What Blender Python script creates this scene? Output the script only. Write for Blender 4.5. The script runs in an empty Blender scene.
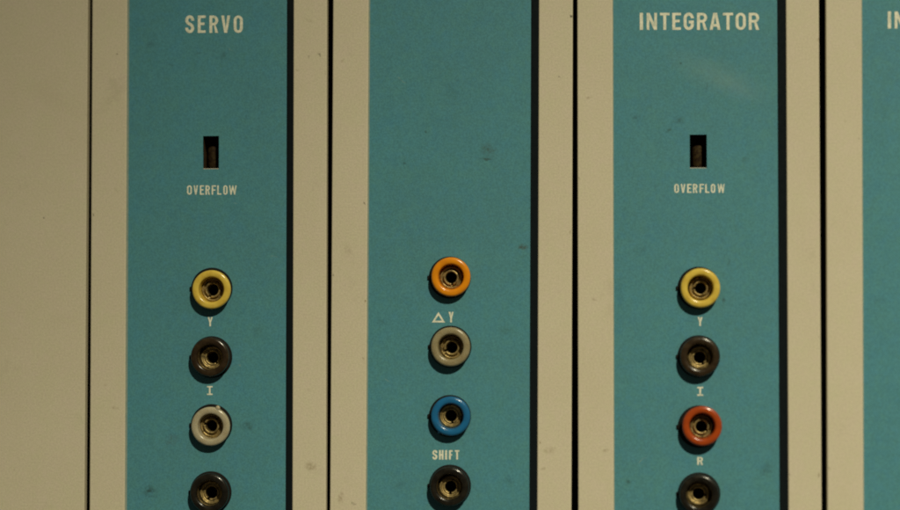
import bpy, bmesh, math, random
from mathutils import Vector, Matrix
random.seed(7)
S = bpy.context.scene
MM = 0.001
ZB = 0.075            # height of the photograph's eye level above the foot of the panels

# ------------------------------------------------------------------ camera
CX, CD = 140.558, 648.08
YAW, PIT, ROL = math.radians(-4.3058), math.radians(2.0487), math.radians(0.1162)
FPX = 2600.0          # focal length in photo pixels (900 px wide)
_f = Vector((math.sin(YAW)*math.cos(PIT), math.cos(YAW)*math.cos(PIT), math.sin(PIT)))
_r = Vector((math.cos(YAW), -math.sin(YAW), 0))
_u = _r.cross(_f)
_r, _u = _r*math.cos(ROL)+_u*math.sin(ROL), _u*math.cos(ROL)-_r*math.sin(ROL)
cam = bpy.data.cameras.new('camera'); camo = bpy.data.objects.new('camera', cam)
S.collection.objects.link(camo); S.camera = camo
camo.matrix_world = Matrix(((_r.x, _u.x, -_f.x, CX*MM), (_r.y, _u.y, -_f.y, -CD*MM),
                            (_r.z, _u.z, -_f.z, ZB), (0, 0, 0, 1)))
cam.sensor_width = 36; cam.sensor_fit = 'HORIZONTAL'; cam.lens = 36*FPX/900
cam.clip_start = 0.01; cam.clip_end = 50
cam.dof.use_dof = True; cam.dof.focus_distance = 0.653; cam.dof.aperture_fstop = 3.1

def back(px, py, y=0.0):
    """photo pixel -> (x, z) in mm on the plane y (mm) of the panel fronts, z from eye level"""
    d = _f + _r*((px-450)/FPX) - _u*((py-255)/FPX)
    t = (y+CD)/d.y
    return CX+d.x*t, d.z*t

CUR = (0.0, 0.0)       # (centre x, twist) of the module being built
def backm(px, py, y=0.0):
    """the same in the module's own untwisted axes (twist about z = 20 mm)"""
    x, z = back(px, py, y); dx, dz = x-CUR[0], z-20.0; c, sn = math.cos(CUR[1]), math.sin(CUR[1])
    return CUR[0]+dx*c+dz*sn, 20.0-dx*sn+dz*c

# ------------------------------------------------------------------ world, lamp, exposure
w = bpy.data.worlds.new('World'); S.world = w; w.use_nodes = True
bg = w.node_tree.nodes['Background']
bg.inputs['Color'].default_value = (1.0, 0.90, 0.68, 1); bg.inputs['Strength'].default_value = 0.045

spot = bpy.data.lights.new('gallery_spot', 'SPOT'); spo = bpy.data.objects.new('gallery_spot', spot)
S.collection.objects.link(spo)
spo.location = (1.02, -2.20, ZB+1.78)
aim = Vector((0.27, 0, ZB-0.36))
spo.rotation_euler = (aim-Vector(spo.location)).to_track_quat('-Z', 'Y').to_euler()
spot.energy = 388; spot.color = (1.0, 0.925, 0.67)
spot.spot_size = math.radians(25); spot.spot_blend = 1.0; spot.shadow_soft_size = 0.055

S.view_settings.view_transform = 'Standard'; S.view_settings.look = 'None'
S.view_settings.exposure = 0; S.view_settings.gamma = 1
S.render.engine = 'CYCLES'
S.cycles.filter_width = 1.9

# ------------------------------------------------------------------ materials
def newmat(name):
    m = bpy.data.materials.new(name); m.use_nodes = True
    nt = m.node_tree; return m, nt, nt.nodes['Principled BSDF']
def N(nt, t, **kw):
    n = nt.nodes.new(t)
    for k, v in kw.items(): setattr(n, k, v)
    return n
def mixcol(nt, fac, a, b, blend='MIX'):
    n = N(nt, 'ShaderNodeMix', data_type='RGBA', blend_type=blend)
    for s, v in ((n.inputs[0], fac), (n.inputs[6], a), (n.inputs[7], b)):
        if isinstance(v, bpy.types.NodeSocket): nt.links.new(v, s)
        elif isinstance(v, (int, float)): s.default_value = v
        else: s.default_value = (*v, 1)
    return n.outputs[2]
def math_(nt, op, a, b=0.0, clamp=False):
    n = N(nt, 'ShaderNodeMath', operation=op, use_clamp=clamp)
    for s, v in zip(n.inputs, (a, b)):
        if isinstance(v, bpy.types.NodeSocket): nt.links.new(v, s)
        else: s.default_value = v
    return n.outputs[0]
def noise(nt, vec, scale, detail=2.0, rough=0.5):
    n = N(nt, 'ShaderNodeTexNoise'); n.inputs['Scale'].default_value = scale
    n.inputs['Detail'].default_value = detail; n.inputs['Roughness'].default_value = rough
    nt.links.new(vec, n.inputs['Vector']); return n
def ramp(nt, v, lo, hi, a=0.0, b=1.0):
    n = N(nt, 'ShaderNodeMapRange'); n.inputs[1].default_value = lo; n.inputs[2].default_value = hi
    n.inputs[3].default_value = a; n.inputs[4].default_value = b
    nt.links.new(v, n.inputs[0]); return n.outputs[0]

def painted(name, col, dark, light, marks, hues, rough=0.5, grain=0.16, mottle=0.5, bump=0.06):
    """semi-matt enamel: mottling, fine grain, tiny flecks and single stains and painted sheen of their own shape
       marks: (px, py, rx_px, ry_px, rotation, strength, colour)"""
    m, nt, b = newmat(name)
    geo = N(nt, 'ShaderNodeNewGeometry'); pos = geo.outputs['Position']
    big = noise(nt, pos, 26, 4, 0.6); mid = noise(nt, pos, 240, 3, 0.65); fine = noise(nt, pos, 2300, 2, 0.6)
    c = mixcol(nt, math_(nt, 'MULTIPLY', ramp(nt, big.outputs[0], 0.35, 0.7), mottle), col, dark)
    c = mixcol(nt, math_(nt, 'MULTIPLY', ramp(nt, mid.outputs[0], 0.5, 0.75), mottle*0.55), c, light)
    for sc, sd, am, tint in ((150, 5, 0.55, hues[0]), (130, 9, 0.55, hues[1]), (700, 3, 0.45, hues[0]), (620, 7, 0.45, hues[1])):
        sh = N(nt, 'ShaderNodeVectorMath', operation='ADD'); nt.links.new(pos, sh.inputs[0]); sh.inputs[1].default_value = (sd, sd*.7, sd*1.3)
        hn = noise(nt, sh.outputs[0], sc, 3, 0.6)
        c = mixcol(nt, ramp(nt, hn.outputs[0], 0.48, 0.72, 0.0, am), c, tint)
    g = ramp(nt, fine.outputs[0], 0.3, 0.7, 1-grain, 1+grain)
    gc = N(nt, 'ShaderNodeCombineColor')
    for i in range(3): nt.links.new(g, gc.inputs[i])
    c = mixcol(nt, 1.0, c, gc.outputs[0], 'MULTIPLY')
    # sparse flecks of grime
    vo = N(nt, 'ShaderNodeTexVoronoi'); vo.inputs['Scale'].default_value = 95
    nt.links.new(pos, vo.inputs['Vector'])
    sep = N(nt, 'ShaderNodeSeparateColor'); nt.links.new(vo.outputs['Color'], sep.inputs[0])
    rad = ramp(nt, sep.outputs[0], 0.70, 1.0, 0.0, 0.040)
    wob = math_(nt, 'MULTIPLY', math_(nt, 'SUBTRACT', mid.outputs[0], 0.5), 0.10)
    f = math_(nt, 'LESS_THAN', math_(nt, 'ADD', vo.outputs['Distance'], wob), rad)
    c = mixcol(nt, math_(nt, 'MULTIPLY', f, math_(nt, 'MULTIPLY', sep.outputs[1], 0.55)), c, (0.06, 0.045, 0.025))
    # faint broad rubbed-in dirt
    d = noise(nt, pos, 62, 5, 0.7)
    c = mixcol(nt, ramp(nt, d.outputs[0], 0.60, 0.80, 0.0, 0.34), c, (col[0]*0.42, col[1]*0.42, col[2]*0.36))
    # single marks
    wn = noise(nt, pos, 420, 4, 0.7)
    warp = N(nt, 'ShaderNodeVectorMath', operation='MULTIPLY_ADD')
    nt.links.new(wn.outputs['Color'], warp.inputs[0]); warp.inputs[1].default_value = (0.0024,)*3
    nt.links.new(pos, warp.inputs[2])
    brk = ramp(nt, noise(nt, pos, 900, 4, 0.7).outputs[0], 0.38, 0.58, 0.15, 1.15)
    for (px, py, rx, ry, rot, st, mc) in marks:
        x, z = back(px, py)
        mp = N(nt, 'ShaderNodeMapping', vector_type='TEXTURE')
        k = min(1.0, 4*max(rx, ry)/10)      # small marks are warped less
        mixv = N(nt, 'ShaderNodeMix', data_type='VECTOR'); mixv.inputs[0].default_value = k
        nt.links.new(pos, mixv.inputs[4]); nt.links.new(warp.outputs[0], mixv.inputs[5])
        nt.links.new(mixv.outputs[1], mp.inputs[0])
        mp.inputs['Location'].default_value = (x*MM+0.0012*k, 0.0012*k, z*MM+ZB+0.0012*k)
        mp.inputs['Rotation'].default_value = (0, rot, 0)
        mp.inputs['Scale'].default_value = (rx*0.25*MM, 0.05, ry*0.25*MM)
        ln = N(nt, 'ShaderNodeVectorMath', operation='LENGTH'); nt.links.new(mp.outputs[0], ln.inputs[0])
        mk = ramp(nt, ln.outputs['Value'], 0.25, 1.15, st, 0.0)
        if max(rx, ry) < 20: mk = math_(nt, 'MULTIPLY', mk, brk)
        c = mixcol(nt, mk, c, mc)
    nt.links.new(c, b.inputs['Base Color'])
    nt.links.new(ramp(nt, mid.outputs[0], 0.3, 0.7, rough-0.06, rough+0.08), b.inputs['Roughness'])
    b.inputs['Specular IOR Level'].default_value = 0.25
    bp = N(nt, 'ShaderNodeBump'); bp.inputs['Strength'].default_value = bump; bp.inputs['Distance'].default_value = 0.0003
    nt.links.new(fine.outputs[0], bp.inputs['Height']); nt.links.new(bp.outputs[0], b.inputs['Normal'])
    return m

DIRT = (0.045, 0.035, 0.02); BRN = (0.20, 0.14, 0.06); GRN = (0.025, 0.05, 0.045); PALE = (0.30, 0.40, 0.34)
cream_marks = [(308.8, 57, 1.6, 1.5, 0, .8, DIRT), (320, 55, 2.4, 0.8, 0.7, .8, DIRT), (297, 69.5, 3, 1, .2, .35, BRN),
    (353.5, 503, 2.6, 1.6, .3, .75, DIRT), (341, 498, 3, 6, 0, .35, BRN), (311, 466, 7, 5, .3, .4, BRN),
    (117, 54, 1.3, 1.2, 0, .55, DIRT), (43.5, 218, 1.2, 1.2, 0, .6, DIRT), (572, 16.5, 2, 1.2, 0, .7, DIRT),
    (342, 61, 2, 1.5, 0, .4, BRN), (559, 77, 1.2, 1.2, 0, .4, DIRT), (116, 190, 3, 1.2, .8, .45, BRN),
    (105, 385, 1.5, 1.5, 0, .4, BRN), (309, 20, 6, 2, .4, .16, BRN), (549, 450, 6, 4, 0, .3, BRN), (606, 451, 3, 2, 0, .35, BRN),
    (589, 98, 2.5, 1.5, 0, .35, BRN), (594, 300, 3, 2, 0, .25, BRN), (806, 250, 2, 2, 0, .25, BRN), (544, 469, 2.5, 1.5, 0, .4, BRN),
    (115, 408, 4, 1.5, .4, .3, BRN), (50, 95, 30, 14, .5, .04, BRN), (60, 320, 20, 10, -.3, .03, BRN), (14, 470, 1.2, 1.2, 0, .4, DIRT),
    (309, 390, 2, 2, 0, .3, BRN), (845, 120, 2, 1.5, 0, .25, BRN), (348, 250, 4, 8, 0, .15, BRN)]
teal_marks = [(488, 150, 9, 7, .3, .45, (0.05, 0.06, 0.035)), (486, 159, 7, 1.4, .1, .6, (0.035, 0.04, 0.025)),
    (523, 247, 5, 3, .2, .7, (0.06, 0.05, 0.025)), (404, 163, 2, 1.2, 0, .6, GRN), (426, 132, 1.3, 1.3, 0, .5, GRN),
    (150, 492, 9, 6, .4, .6, GRN), (248, 426, 7, 5, 0, .4, GRN), (188, 468, 3, 1, 0, .7, GRN), (172, 440, 8, 6, 0, .3, (0.07, 0.06, 0.03)),
    (718, 76, 54, 17, .42, .12, PALE), (735, 86, 26, 7, .5, .06, PALE), (680, 120, 7, 5, 0, .4, GRN), (668, 130, 3, 2, 0, .5, GRN), (680, 63, 1.6, 1.3, 0, .5, GRN),  # the PALE pair: scuffed sheen below the heading, painted into the colour
    (636, 118, 5, 4, 0, .25, GRN), (628, 482, 4, 2.5, 0, .5, GRN), (766, 470, 6, 9, .2, .3, GRN), (724, 300, 1.2, 3, .2, .5, GRN),
    (728, 262, 1, 5, .2, .4, GRN), (246, 117, 1.4, 2, 0, .5, GRN), (150, 44, 5, 4, 0, .25, GRN), (222, 55, 3, 5, .2, .3, GRN),
    (170, 64, 4, 2, .3, .35, GRN), (458, 80, 4, 2, .3, .35, GRN), (384, 322, 10, 4, .2, .22, GRN), (505, 330, 8, 5, .2, .2, GRN),
    (240, 365, 2, 1.2, .4, .3, PALE), (258, 330, 5, 8, .3, .18, GRN), (400, 485, 6, 4, 0, .25, GRN), (510, 480, 7, 5, 0, .22, GRN),
    (745, 160, 4, 3, 0, .25, GRN), (641, 250, 7, 5, 0, .16, GRN), (880, 300, 8, 6, 0, .15, GRN)]
for k in range(16):      # nicks along the rail edges
    ex = random.choice([94.5, 124, 295.5, 325, 333, 364.5, 540, 570, 579, 611, 789, 819, 830, 859, 86])
    cream_marks.append((ex+random.uniform(-.8, .8), random.uniform(10, 500), random.uniform(.7, 1.3), random.uniform(.9, 2.6), random.uniform(-.4, .4), random.uniform(.35, .8), random.choice([DIRT, BRN])))
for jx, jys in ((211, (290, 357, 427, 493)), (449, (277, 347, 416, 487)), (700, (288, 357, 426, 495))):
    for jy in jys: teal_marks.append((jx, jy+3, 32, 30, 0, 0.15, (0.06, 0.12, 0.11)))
for k in range(14):      # fine scratches
    teal_marks.append((random.choice([random.uniform(135, 280), random.uniform(375, 525), random.uniform(620, 772)]), random.uniform(40, 500), random.uniform(2, 7), .5, random.uniform(-1.5, 1.5), random.uniform(.25, .5), random.choice([PALE, GRN])))
cream_marks = [(*m[:5], min(.95, m[5]*1.15), m[6]) for m in cream_marks]
teal_marks = [(*m[:5], min(.95, m[5]*1.05), m[6]) for m in teal_marks]
M_cream = painted('cream_enamel', (0.60, 0.545, 0.41), (0.54, 0.48, 0.345), (0.63, 0.58, 0.46), cream_marks, ((0.61, 0.53, 0.43), (0.57, 0.545, 0.375)), 0.55, 0.09, 0.45)
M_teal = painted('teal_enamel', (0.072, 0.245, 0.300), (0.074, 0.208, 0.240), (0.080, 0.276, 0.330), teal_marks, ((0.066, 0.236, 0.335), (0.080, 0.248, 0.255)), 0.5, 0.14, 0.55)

def simple(name, col, rough, spec=0.5, metal=0.0, grime=None, amt=0.0, scale=900, bump=0.0):
    m, nt, b = newmat(name)
    geo = N(nt, 'ShaderNodeNewGeometry')
    n = noise(nt, geo.outputs['Position'], scale, 4, 0.65)
    c = mixcol(nt, ramp(nt, n.outputs[0], 0.42, 0.70, 0.0, amt), col, grime or tuple(v*0.5 for v in col))
    nt.links.new(c, b.inputs['Base Color'])
    nt.links.new(ramp(nt, n.outputs[0], 0.3, 0.7, rough*0.85, min(1, rough*1.25)), b.inputs['Roughness'])
    b.inputs['Metallic'].default_value = metal; b.inputs['Specular IOR Level'].default_value = spec
    if bump:
        bp = N(nt, 'ShaderNodeBump'); bp.inputs['Strength'].default_value = bump; bp.inputs['Distance'].default_value = 0.0002
        nt.links.new(n.outputs[0], bp.inputs['Height']); nt.links.new(bp.outputs[0], b.inputs['Normal'])
    return m
M_stripe = simple('navy_black_paint', (0.0035, 0.0068, 0.0090), 0.7, 0.1, amt=0.5, grime=(0.005, 0.0075, 0.0095))
M_edge = simple('worn_paint_edge', (0.26, 0.32, 0.27), 0.6, 0.3, amt=0.6, grime=(0.15, 0.24, 0.23), scale=600)
M_dark = simple('black_rack_paint', (0.05, 0.045, 0.032), 0.8, 0.2, amt=0.5)
M_ink = simple('ivory_ink', (0.82, 0.80, 0.65), 0.6, 0.3, amt=0.75, grime=(0.42, 0.48, 0.39), scale=1300)
M_flange = simple('black_bakelite', (0.007, 0.006, 0.005), 0.7, 0.15, amt=0.4, grime=(0.014, 0.011, 0.008))
M_brass = simple('tarnished_brass', (0.46, 0.34, 0.14), 0.45, metal=0.75, amt=1.0, grime=(0.055, 0.042, 0.018), scale=1000, bump=0.5)
M_alu = simple('bare_metal', (0.66, 0.60, 0.48), 0.5, metal=0.2, amt=0.6, scale=2500)
M_recess = simple('brown_dusty_recess', (0.062, 0.036, 0.015), 0.9, 0.1, amt=0.8, scale=800, bump=0.6)
M_hole = simple('socket_dark', (0.008, 0.007, 0.005), 0.9, 0.1)
def plastic(name, col, g): return simple(name, col, 0.20, 0.6, amt=0.75, grime=g, scale=480, bump=0.22)
PL = {'yellow': plastic('yellow_plastic', (0.70, 0.51, 0.085), (0.52, 0.33, 0.035)),
      'brown': plastic('brown_plastic', (0.022, 0.013, 0.006), (0.050, 0.032, 0.014)),
      'white': plastic('white_plastic', (0.43, 0.385, 0.27), (0.33, 0.27, 0.16)),
      'black': plastic('black_plastic', (0.0075, 0.0065, 0.0045), (0.022, 0.018, 0.011)),
      'orange': plastic('orange_plastic', (0.78, 0.27, 0.006), (0.62, 0.20, 0.004)),
      'grey': plastic('grey_plastic', (0.31, 0.265, 0.155), (0.24, 0.19, 0.10)),
      'blue': plastic('blue_plastic', (0.012, 0.135, 0.32), (0.014, 0.095, 0.21)),
      'red': plastic('red_plastic', (0.38, 0.058, 0.007), (0.25, 0.036, 0.005))}
for _k in ('white', 'grey'):
    _b = PL[_k].node_tree.nodes['Principled BSDF']; _b.inputs['Subsurface Weight'].default_value = 0.35
    _b.inputs['Subsurface Radius'].default_value = (1, .8, .5); _b.inputs['Subsurface Scale'].default_value = 0.0012
def lampmat():
    m, nt, b = newmat('amber_bulb_glass')
    geo = N(nt, 'ShaderNodeNewGeometry'); n = noise(nt, geo.outputs['Position'], 1400, 3, 0.6)
    c = mixcol(nt, ramp(nt, n.outputs[0], 0.4, 0.65), (0.016, 0.0075, 0.003), (0.042, 0.028, 0.009))
    nt.links.new(c, b.inputs['Base Color']); b.inputs['Roughness'].default_value = 0.8; b.inputs['Specular IOR Level'].default_value = 0.15
    return m
M_bulb = lampmat()

# ------------------------------------------------------------------ geometry helpers
def link(name, me, mat, parent=None):
    o = bpy.data.objects.new(name, me); S.collection.objects.link(o); o.parent = parent
    if mat and not me.materials: me.materials.append(mat)
    return o
def mesh(name, bm, mat, smooth=False):
    me = bpy.data.meshes.new(name); bmesh.ops.recalc_face_normals(bm, faces=bm.faces)
    bm.to_mesh(me); bm.free(); me.materials.append(mat)
    if smooth:
        for p in me.polygons: p.use_smooth = True
    return me
def box_bm(x0, x1, y0, y1, z0, z1, bev=0.0, bm=None, seg=2):
    new = bmesh.new()
    bmesh.ops.create_cube(new, size=1.0)
    for v in new.verts:
        v.co = Vector((((x0+x1)/2+v.co.x*(x1-x0))*MM, ((y0+y1)/2+v.co.y*(y1-y0))*MM, ((z0+z1)/2+v.co.z*(z1-z0))*MM))
    if bev: bmesh.ops.bevel(new, geom=new.edges[:], offset=bev*MM, segments=seg, affect='EDGES', profile=0.5)
    return new
def fill_mesh(name, contours, y0, y1, mat, bev=0.0):
    """flat shape with holes: contours in mm (x, z); from depth y0 (front) to y1 (back)"""
    cu = bpy.data.curves.new(name, 'CURVE'); cu.dimensions = '2D'; cu.fill_mode = 'BOTH'
    for c in contours:
        sp = cu.splines.new('POLY'); sp.points.add(len(c)-1); sp.use_cyclic_u = True
        for p, (x, z) in zip(sp.points, c): p.co = (x*MM, z*MM, 0, 1)
    cu.extrude = abs(y1-y0)/2*MM
    o = bpy.data.objects.new('tmp', cu); S.collection.objects.link(o)
    dg = bpy.context.evaluated_depsgraph_get()
    me = bpy.data.meshes.new_from_object(o.evaluated_get(dg)); me.name = name
    bpy.data.objects.remove(o); bpy.data.curves.remove(cu)
    yc = (y0+y1)/2*MM
    me.transform(Matrix(((1, 0, 0, 0), (0, 0, -1, yc), (0, 1, 0, 0), (0, 0, 0, 1))))
    me.materials.clear(); me.materials.append(mat)
    return me
def lathe_bm(prof, seg=56, a0=0.0, a1=2*math.pi, bm=None):
    """prof: (radius, height outwards) in mm, axis along -Y"""
    bm = bm or bmesh.new(); full = abs(a1-a0-2*math.pi) < 1e-6
    n = seg if full else seg+1; rings = []
    for r, h in prof:
        if r < 1e-6: rings.append([bm.verts.new((0, -h*MM, 0))]*n); continue
        rings.append([bm.verts.new((r*math.cos(a0+(a1-a0)*i/seg)*MM, -h*MM, r*math.sin(a0+(a1-a0)*i/seg)*MM)) for i in range(n)])
    for A, B in zip(rings, rings[1:]):
        for i in range(seg):
            j = (i+1) % n
            q = [A[i], A[j], B[j], B[i]]; u = []
            for v in q:
                if v not in u: u.append(v)
            if len(u) > 2: bm.faces.new(u)
    if not full:
        for k in (0, n-1): bm.faces.new([R[k] for R in rings])
    return bm
def arc(cx, cz, rx, rz, a0, a1, n=10):
    return [(cx+rx*math.cos(math.radians(a0+(a1-a0)*i/n)), cz+rz*math.sin(math.radians(a0+(a1-a0)*i/n))) for i in range(n+1)]

# ------------------------------------------------------------------ condensed gothic lettering (height 1, y up)
def thick(path, t, tv=None):
    L, R = [], []
    for i, p in enumerate(path):
        a = path[max(i-1, 0)]; b = path[min(i+1, len(path)-1)]
        d0 = Vector((p[0]-a[0], p[1]-a[1])); d1 = Vector((b[0]-p[0], b[1]-p[1]))
        d0 = d0.normalized() if d0.length > 1e-9 else d1.normalized(); d1 = d1.normalized() if d1.length > 1e-9 else d0
        n = Vector((-(d0.y+d1.y), d0.x+d1.x)).normalized()
        k = 1/max(0.5, n.dot(Vector((-d0.y, d0.x))))
        L.append((p[0]+n.x*t/2*k, p[1]+n.y*t/2*k)); R.append((p[0]-n.x*t/2*k, p[1]-n.y*t/2*k))
    return [L+R[::-1]]
def bez(p0, p1, p2, p3, n=12):
    o = []
    for i in range(1, n):
        s = i/n; q = 1-s
        o.append(tuple(q**3*a+3*q*q*s*b+3*q*s*s*c+s**3*d for a, b, c, d in zip(p0, p1, p2, p3)))
    return o
def glyph(ch, w, t, slab=False):
    """w and t relative to the cap height"""
    h = t*0.86
    Lx, Rx, rx = t/2, w-t/2, (w-t)/2
    rz = max(rx*1.15, 0.2-t/2)
    if ch == 'I' and slab:
        c = w/2
        return [[(0, 0), (w, 0), (w, h), (c+t/2, h), (c+t/2, 1-h), (w, 1-h), (w, 1), (0, 1), (0, 1-h), (c-t/2, 1-h), (c-t/2, h), (0, h)]]
    if ch == 'I': return [[(0, 0), (w, 0), (w, 1), (0, 1)]]
    if ch == 'L': return [[(0, 0), (w, 0), (w, h), (t, h), (t, 1), (0, 1)]]
    if ch == 'T':
        c = w/2; return [[(c-t/2, 0), (c+t/2, 0), (c+t/2, 1-h), (w, 1-h), (w, 1), (0, 1), (0, 1-h), (c-t/2, 1-h)]]
    if ch == 'E':
        return [[(0, 0), (w, 0), (w, h), (t, h), (t, .5-h/2+.02), (w*.86, .5-h/2+.02), (w*.86, .5+h/2+.02), (t, .5+h/2+.02), (t, 1-h), (w, 1-h), (w, 1), (0, 1)]]
    if ch == 'F':
        return [[(0, 0), (t, 0), (t, .5-h/2), (w*.86, .5-h/2), (w*.86, .5+h/2), (t, .5+h/2), (t, 1-h), (w, 1-h), (w, 1), (0, 1)]]
    if ch == 'H':
        return [[(0, 0), (t, 0), (t, .5-h/2), (w-t, .5-h/2), (w-t, 0), (w, 0), (w, 1), (w-t, 1), (w-t, .5+h/2), (t, .5+h/2), (t, 1), (0, 1)]]
    if ch == 'N':
        return [[(0, 0), (t*.9, 0), (t*.9, .62), (w-t*1.0, 0), (w, 0), (w, 1), (w-t*.9, 1), (w-t*.9, .38), (t*1.0, 1), (0, 1)]]
    if ch == 'V':
        return [[(0, 1), (t, 1), (w/2, .27), (w-t, 1), (w, 1), (w/2+t*.5, 0), (w/2-t*.5, 0)]]
    if ch == 'W':
        q = w/4; s = t*.8
        return [[(0, 1), (s, 1), (q+s*.1, .35), (2*q-s*.4, 1), (2*q+s*.4, 1), (3*q-s*.1, .35), (w-s, 1), (w, 1), (3*q+s*.45, 0), (3*q-s*.45, 0), (2*q, .58), (q+s*.45, 0), (q-s*.45, 0)]]
    if ch == 'Y':
        c = w/2
        return [[(c-t/2, 0), (c+t/2, 0), (c+t/2, .42), (w, 1), (w-t*1.05, 1), (c, .62), (t*1.05, 1), (0, 1), (c-t/2, .42)]]
    if ch == 'A':
        z0, z1, top = .19, .19+h, .80
        xl = lambda z: t+(w/2-t)*z/top
        return [[(0, 0), (t, 0), (xl(z0), z0), (w-xl(z0), z0), (w-t, 0), (w, 0), (w/2+t*.62, 1), (w/2-t*.62, 1)],
                [(xl(z1), z1), (w-xl(z1), z1), (w/2, top)]]
    if ch == 'D':   # delta
        k = t*1.0
        return [[(0, 0), (w, 0), (w/2, 1)], [(k*1.75, k), (w-k*1.75, k), (w/2, 1-k*2.0)]]
    if ch == 'O':
        ro = w/2; ri = w/2-t; rv = ro*1.05
        out = arc(w/2, 1-rv, ro, rv, 0, 180)+arc(w/2, rv, ro, rv, 180, 360)
        inn = arc(w/2, 1-rv, ri, rv-h, 0, 180)+arc(w/2, rv, ri, rv-h, 180, 360)
        return [out, inn]
    if ch == 'R':
        zm = .43; r1 = min((1-zm)/2, w*.55); cz = (1+zm)/2
        out = [(0, 0), (t, 0), (t, zm), (w*.52, zm), (w-t*1.05, 0), (w, 0), (w-t*.95, zm+.035)]
        out += arc(w-r1, cz, r1, (1-zm)/2, -62, 90)+[(0, 1)]
        ri = max(r1-t, .02)
        inn = [(t, zm+h)]+arc(w-r1, cz, ri, (1-zm)/2-h, -90, 90)+[(t, 1-h)]
        if w-r1 < t+.01: inn = [(t, zm+h)]+arc(t+.02, cz, max(w-2*t-.02, .02), (1-zm)/2-h, -90, 90)+[(t, 1-h)]
        return [out, inn]
    if ch == 'S':
        tz = h
        top = 1-tz/2; path = [(Rx, .70)]+arc((Lx+Rx)/2, top-rz, rx, rz, 0, 180, 12)
        a = path[-1]; bq = arc((Lx+Rx)/2, tz/2+rz, rx, rz, 0, -180, 12)
        path += bez(a, (Lx, .47), (Rx, .55), bq[0], 14)+bq+[(Lx, .30)]
        return thick(path, t)
    if ch == 'G':
        top = 1-h/2
        path = [(Rx, .68)]+arc((Lx+Rx)/2, top-rz, rx, rz, 0, 180, 12)+arc((Lx+Rx)/2, h/2+rz, rx, rz, 180, 360, 12)+[(Rx, .46), (w*.50, .46)]
        return thick(path, t)
INK_H = 0.035
def lettering(name, parent, orig, z_face, letters, py_top, py_bot, tpx, slab=False):
    """letters: (char, px left, px right) measured on the photo"""
    cont = []
    for ch, a, b in letters:
        x0, z0 = backm(a, py_bot, z_face); x1, z1 = backm(b, py_top, z_face)
        H = z1-z0; wd = (x1-x0)/H; t = tpx*0.25/H
        for c in glyph(ch, wd, t, slab): cont.append([(x0+x*H-orig[0], z0+z*H-orig[1]) for x, z in c])
    me = fill_mesh(name, cont, z_face-INK_H, z_face+0.05, M_ink)
    return link(name, me, None, parent)

# ------------------------------------------------------------------ the rack behind the panels
ZT, ZBOT = 118.0, -75.0
rk = box_bm(-70, 262, 22, 24, 0, ZT-ZBOT)
rack = link('rack_backing', mesh('rack_backing', rk, M_dark), None); rack['kind'] = 'structure'
for z0, z1 in ((0.6, 12), (ZT-ZBOT-12, ZT-ZBOT-0.6)):
    link('rack_rail', mesh('rack_rail', box_bm(-70, 262, 3.0, 22, z0, z1), M_dark), None, rack)

# ------------------------------------------------------------------ jacks
def jack_meshes():
    J = {}
    fl = lathe_bm([(4.05, 0.02), (5.15, 0.02), (5.25, 0.12), (5.22, 0.40), (5.05, 0.52), (3.4, 0.52), (3.4, -9), (3.2, -9)], 64)
    lug = box_bm(-5.62, -5.0, -0.42, -0.02, -0.55, 0.45, 0.1)
    tmp = bpy.data.meshes.new('t'); lug.to_mesh(tmp); lug.free(); fl.from_mesh(tmp); bpy.data.meshes.remove(tmp)
    J['flange'] = mesh('jack', fl, M_flange, True)
    col = [(4.55, 0.50), (4.72, 0.9), (4.86, 1.5), (4.90, 2.0)]
    col += [(4.28+0.62*math.cos(a), 2.12+0.66*math.sin(a)) for a in [math.radians(8+i*10) for i in range(9)]]
    col += [(4.05, 2.83), (3.75, 2.80)]+[(3.62-0.47*math.sin(a), 2.24+0.53*math.cos(a)) for a in [math.radians(15+i*15) for i in range(6)]]
    col += [(3.08, 1.7), (3.02, 0.6), (2.95, -1.0)]
    for c in PL:
        bm = lathe_bm(col, 72)
        if c == 'white':       # a bead of flash on the rim
            nb = bmesh.ops.create_icosphere(bm, subdivisions=2, radius=0.75*MM)['verts']
            for v in nb: v.co = Vector((v.co.x*0.85+1.85*MM, v.co.y*0.6-2.35*MM, v.co.z+4.55*MM))
        if c == 'blue':
            nb = bmesh.ops.create_icosphere(bm, subdivisions=2, radius=0.45*MM)['verts']
            for v in nb: v.co = Vector((v.co.x*1.2-2.75*MM, v.co.y*0.6-2.0*MM, v.co.z*0.7-4.0*MM))
        J[c] = mesh('collar', bm, PL[c], True)
    def contact(hub, inner, gap, tilt):
        bm = lathe_bm([(3.05, hub-0.25), (2.75, hub+0.05), (2.55, hub+0.12), (2.42, hub), (2.30, hub-0.35), (2.05, hub-0.42),
                       (1.98, hub-0.40)], 48)
        # split spring sleeve: a tube cut by a slot
        a0 = gap+0.16; a1 = gap+2*math.pi-0.16
        lathe_bm([(1.98, hub-0.45), (1.97, inner), (1.88, inner+0.10), (1.62, inner+0.10), (1.50, inner), (1.46, inner-0.8), (1.46, -8), (1.98, -8)], 44, a0, a1, bm)
        return mesh('contact', bm, M_brass, True)
    J['contacts'] = [contact(0.15, 0.55, g, 0) for g in (3.9, 2.2, 4.6)] + [contact(-0.2, -0.5, g, 0) for g in (4.1, 5.4)]
    J['hole'] = mesh('socket_hole', lathe_bm([(0, -6), (1.9, -6), (1.9, -6.3), (0, -6.3)], 32), M_hole)
    return J
JM = jack_meshes()
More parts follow.
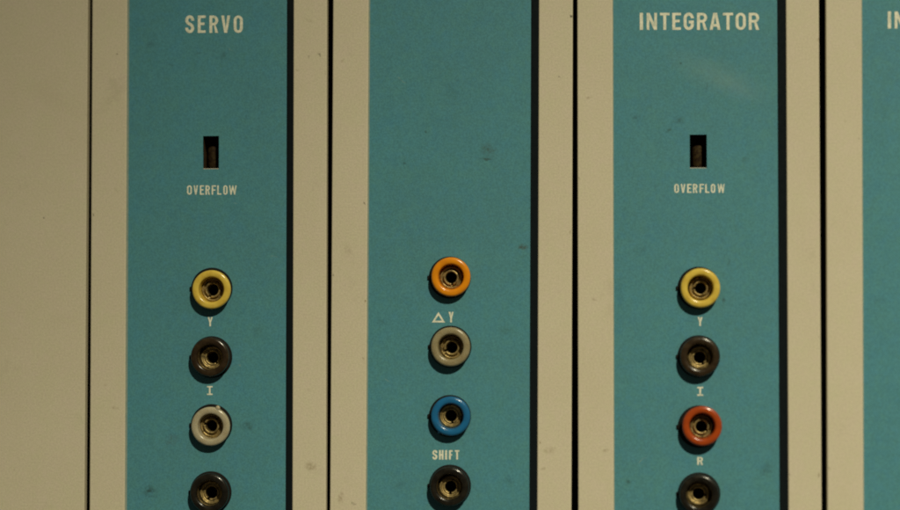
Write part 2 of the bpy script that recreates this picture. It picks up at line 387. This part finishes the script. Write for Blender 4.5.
def jack(parent, orig, rx, ry, color, variant, tilt=(0, 0), label='', fl_off=(0.0, 0.0), depth=0.0):
    """rx, ry: centre of the coloured ring on the photo; the ring stands about 2.5 mm proud"""
    x, z = backm(rx, ry, TEAL_Y-2.5)
    o = link('jack', JM['flange'], None, parent)
    o.location = ((x+fl_off[0]-orig[0])*MM, TEAL_Y*MM, (z+fl_off[1]-orig[1])*MM)
    o['label'] = label
    for nm, me in (('collar', JM[color]), ('contact', JM['contacts'][variant]), ('socket_hole', JM['hole'])):
        c = link(nm, me, None, o)
        c.location = (-fl_off[0]*MM, -depth*MM if nm == 'collar' else 0, -fl_off[1]*MM)
        tx, tz = tilt[0]+random.uniform(-1.6, 1.6), tilt[1]+random.uniform(-1.6, 1.6)
        c.rotation_euler = (math.radians(tx), random.uniform(-1.3, 1.3) if nm == 'contact' else 0, math.radians(tz))
        if nm == 'contact':
            c.location.x += random.uniform(-.16, .16)*MM; c.location.z += random.uniform(-.16, .16)*MM
            c.location.y += random.uniform(-.3, .3)*MM; k = random.uniform(.95, 1.03); c.scale = (k, 1, k*random.uniform(.97, 1.03))
    return o, (x, z)

# ------------------------------------------------------------------ modules
TEAL_Y = 0.30          # the coloured field lies a little below the rails (y = 0)
THK = 3.0
def module(name, label, xl, xr, t0, t1, s1, rot, edge, slot=None, jacks=(), texts=(), group=None):
    """xl..xr outer edges, t0 teal left, t1 teal right = stripe left, s1 stripe right: all mm"""
    global CUR
    org = ((xl+xr)/2, ZBOT); CUR = (org[0], rot)
    root = bpy.data.objects.new(name, None); S.collection.objects.link(root)
    root.empty_display_size = 0.02
    root.location = (org[0]*MM, 0, 0)
    root['label'] = label; root['category'] = 'panel'
    if group: root['group'] = group
    H = ZT-ZBOT
    L = lambda x: x-org[0]
    link('side_rail', mesh('side_rail', box_bm(L(xl), L(t0), 0, THK, 0, H, 0.32, seg=3), M_cream), None, root)
    link('side_rail', mesh('side_rail', box_bm(L(s1), L(xr), 0, THK, 0, H, 0.32, seg=3), M_cream), None, root)
    link('dark_stripe', mesh('dark_stripe', box_bm(L(t1), L(s1)+0.05, TEAL_Y+0.12, THK-0.02, 0.3, H-0.3), M_stripe), None, root)
    cont = [[(L(t0)-0.05, 0.2), (L(t1), 0.2), (L(t1), H-0.2), (L(t0)-0.05, H-0.2)]]
    if slot:
        sx0, sz0 = backm(slot[0], slot[3], TEAL_Y); sx1, sz1 = backm(slot[2], slot[1], TEAL_Y)
        a, b, c, d = L(sx0), L(sx1), sz0-ZBOT, sz1-ZBOT
        cont.append([(a, c), (b, c), (b, d), (a, d)])
    for j in jacks:
        x, z = backm(j[0], j[1], TEAL_Y-2.5)
        cont.append([(L(x)+4.4*math.cos(i*math.pi/16), z-ZBOT+4.4*math.sin(i*math.pi/16)) for i in range(32)])
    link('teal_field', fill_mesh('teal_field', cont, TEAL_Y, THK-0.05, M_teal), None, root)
    link('paint_edge', mesh('paint_edge', box_bm(L(t0)-0.04, L(t0)+edge, TEAL_Y-0.03, TEAL_Y+0.3, 0.25, H-0.25), M_edge), None, root)
    if slot:
        # sheet-metal light box behind the opening
        bm = box_bm(a+0.02, b-0.02, TEAL_Y+0.5, 6.2, c+0.02, d-0.02)
        front = [f for f in bm.faces if all(abs(v.co.y-(TEAL_Y+0.5)*MM) < 1e-7 for v in f.verts)]
        bmesh.ops.delete(bm, geom=front, context='FACES')
        win = link('indicator_window', mesh('indicator_window', bm, M_recess), None, root)
        lip = bmesh.new()
        ys = (TEAL_Y-0.04, TEAL_Y+0.42)
        vs = [lip.verts.new((x*MM, y*MM, z*MM)) for x, y, z in
              ((a, ys[0], c-0.10), (b, ys[0], c-0.10), (b, ys[1], c+0.16), (a, ys[1], c+0.16), (a, ys[1], c-0.10), (b, ys[1], c-0.10))]
        for q in ((0, 1, 2, 3), (3, 2, 5, 4), (4, 5, 1, 0), (0, 3, 4), (1, 5, 2)): lip.faces.new([vs[i] for i in q])
        link('window_lip', mesh('window_lip', lip, M_alu), None, win)
        prof = [(0, 0.0), (0.75, 0.12), (1.25, 0.5), (1.5, 1.2), (1.55, 5.6), (1.3, 6.1), (1.0, 6.4), (0, 6.4)]
        bm = lathe_bm(prof, 24)
        bmesh.ops.rotate(bm, verts=bm.verts, cent=(0, 0, 0), matrix=Matrix.Rotation(math.radians(90), 3, 'X'))
        bmesh.ops.translate(bm, verts=bm.verts, vec=((a+b)/2*MM, 4.7*MM, (c+6.5)*MM))
        link('bulb', mesh('bulb', bm, M_bulb, True), None, win)
    for j in jacks:
        jack(root, org, *j)
    for nm, letters, yt, yb, tp, slab in texts:
        lettering(nm, root, org, TEAL_Y, letters, yt, yb, tp, slab)
    # a hair of twist: the modules hang slightly out of true
    root.matrix_world = Matrix.Translation((org[0]*MM, 0, 0)) @ Matrix.Translation((0, 0, (-ZBOT+20)*MM)) @ Matrix.Rotation(-rot, 4, 'Y') @ Matrix.Translation((0, 0, -(-ZBOT+20)*MM))
    return root

def seq(s, spans, off=0.0, k=1.0): return [(c, off+a/k, off+b/k) for c, (a, b) in zip(s, spans)]
P = 61.5
# blank panel
H = ZT-ZBOT
bl = link('blank_panel', mesh('blank_panel', box_bm(-30.6, 30.6, 0, THK, 0, H, 0.22, seg=3), M_cream), None)
bl.location = (-31.08*MM, 0, 0); bl.rotation_euler = (0, 0, 0)
bl['label'] = 'plain cream blank panel without teal field, print or jacks'; bl['category'] = 'panel'

OV = [(102, 172), (197, 260), (288, 350), (370, 434), (460, 522), (540, 600), (628, 690), (712, 820)]
OV3 = [(92, 158), (185, 252), (278, 340), (362, 427), (458, 520), (540, 598), (622, 685), (720, 820)]
module('module_panel', 'cream and teal panel headed SERVO, white jack third in its column',
       0.72, 61.5-0.83, 9.72, 50.45, 52.16, math.radians(0.09), 0.5, (203, 136, 219, 169),
       [(211.3, 289.7, 'yellow', 0, (0, 0), 'yellow ringed jack above the letter Y', (-0.25, 0.35)),
        (210.0, 357.0, 'brown', 3, (0, 0), 'dark brown jack above the letter I', (0, 0)),
        (210.4, 426.2, 'white', 1, (1, -1), 'off-white ringed jack with a chipped glossy rim', (-0.1, 0.25)),
        (209.3, 493.0, 'black', 3, (0, 0), 'black jack at the foot of the column', (0.0, 0.1))],
       [('heading_lettering', seq('SERVO', [(68, 182), (228, 330), (378, 492), (530, 646), (690, 808)], 180, 12.857), 15.6, 33.0, 2.95, False),
        ('window_lettering', seq('OVERFLOW', OV, 180, 14.5), 185.4, 194.7, 1.45, False),
        ('jack_lettering', [('Y', 207.7, 212.7)], 317.1, 326.2, 1.6, False),
        ('jack_lettering', [('I', 207.0, 212.6)], 386.0, 394.9, 1.6, True)])
module('module_panel', 'cream and teal panel without heading, with orange and blue jacks and SHIFT print',
       61.5+0.42, 123-0.75, 70.95, 111.8, 113.75, math.radians(-0.15), 0.35, None,
       [(450.6, 276.8, 'orange', 0, (0, 0), 'orange ringed jack above the triangle and Y', (-0.35, -0.1)),
        (450.4, 347.0, 'grey', 2, (0, 0), 'grey jack under the triangle and Y', (-0.15, 0.1)),
        (450.5, 416.2, 'blue', 3, (1, 1), 'blue ringed jack above the word SHIFT', (-0.3, 0.0)),
        (449.3, 486.5, 'black', 4, (0, 0), 'black jack under the word SHIFT', (0, 0.1))],
       [('jack_lettering', [('D', 431.9, 445.1), ('Y', 448.6, 453.6)], 311.9, 322.4, 1.75, False),
        ('jack_lettering', seq('SHIFT', [(158, 265), (300, 397), (430, 475), (515, 592), (640, 737)], 425, 21.43), 450.1, 459.4, 1.75, False)])
def integrator(label, dx, dpx, rot, x_adj=0.0):
    q = lambda v: v+dpx
    return module('module_panel', label, 123+dx+0.68, 184.5+dx-0.83, 123+dx+9.52, 123+dx+50.35, 123+dx+52.5, rot, 0.2,
       (q(689.8), 134.6, q(706.8), 168.2),
       [(q(700.2), 288.0, 'yellow', 1, (0, 0), 'yellow ringed jack above the letter Y', (-0.3, 0.1)),
        (q(699.6), 356.8, 'brown', 3, (0, 0), 'dark brown jack above the letter I', (-0.15, 0.1)),
        (q(702.0), 426.0, 'red', 2, (0, 2), 'orange-red ringed jack above the letter R', (-0.65, -0.2), 0.5),
        (q(699.3), 494.5, 'black', 4, (0, 0), 'black jack under the letter R', (0, 0.1))],
       [('heading_lettering', [('I', q(639.8), q(643.0)), ('N', q(646.7), q(656.9)), ('T', q(660.0), q(669.5)), ('E', q(672.3), q(680.9)),
                              ('G', q(683.7), q(693.8)), ('R', q(697.0), q(707.1)), ('A', q(709.7), q(720.5)), ('T', q(722.9), q(733.1)),
                              ('O', q(735.6), q(745.8)), ('R', q(748.8), q(759.1))], 12.9 if dpx == 0 else 11.6, 30.0 if dpx == 0 else 28.6, 2.95, False),
        ('window_lettering', seq('OVERFLOW', OV3, q(668), 14.5), 184.0, 192.9, 1.45, False),
        ('jack_lettering', [('Y', q(697.7), q(702.6))], 317.0, 325.8, 1.6, False),
        ('jack_lettering', [('I', q(697.2), q(703.2))], 386.9, 395.7, 1.6, True),
        ('jack_lettering', [('R', q(697.3), q(702.8))], 457.0, 464.8, 1.55, False)])
integrator('cream and teal panel headed INTEGRATOR next to the panel printed SHIFT', 0.0, 0.0, math.radians(0.13))
integrator('cream and teal panel next to the INTEGRATOR panel, on its side away from SHIFT', 61.5, 248.0, 0.0)
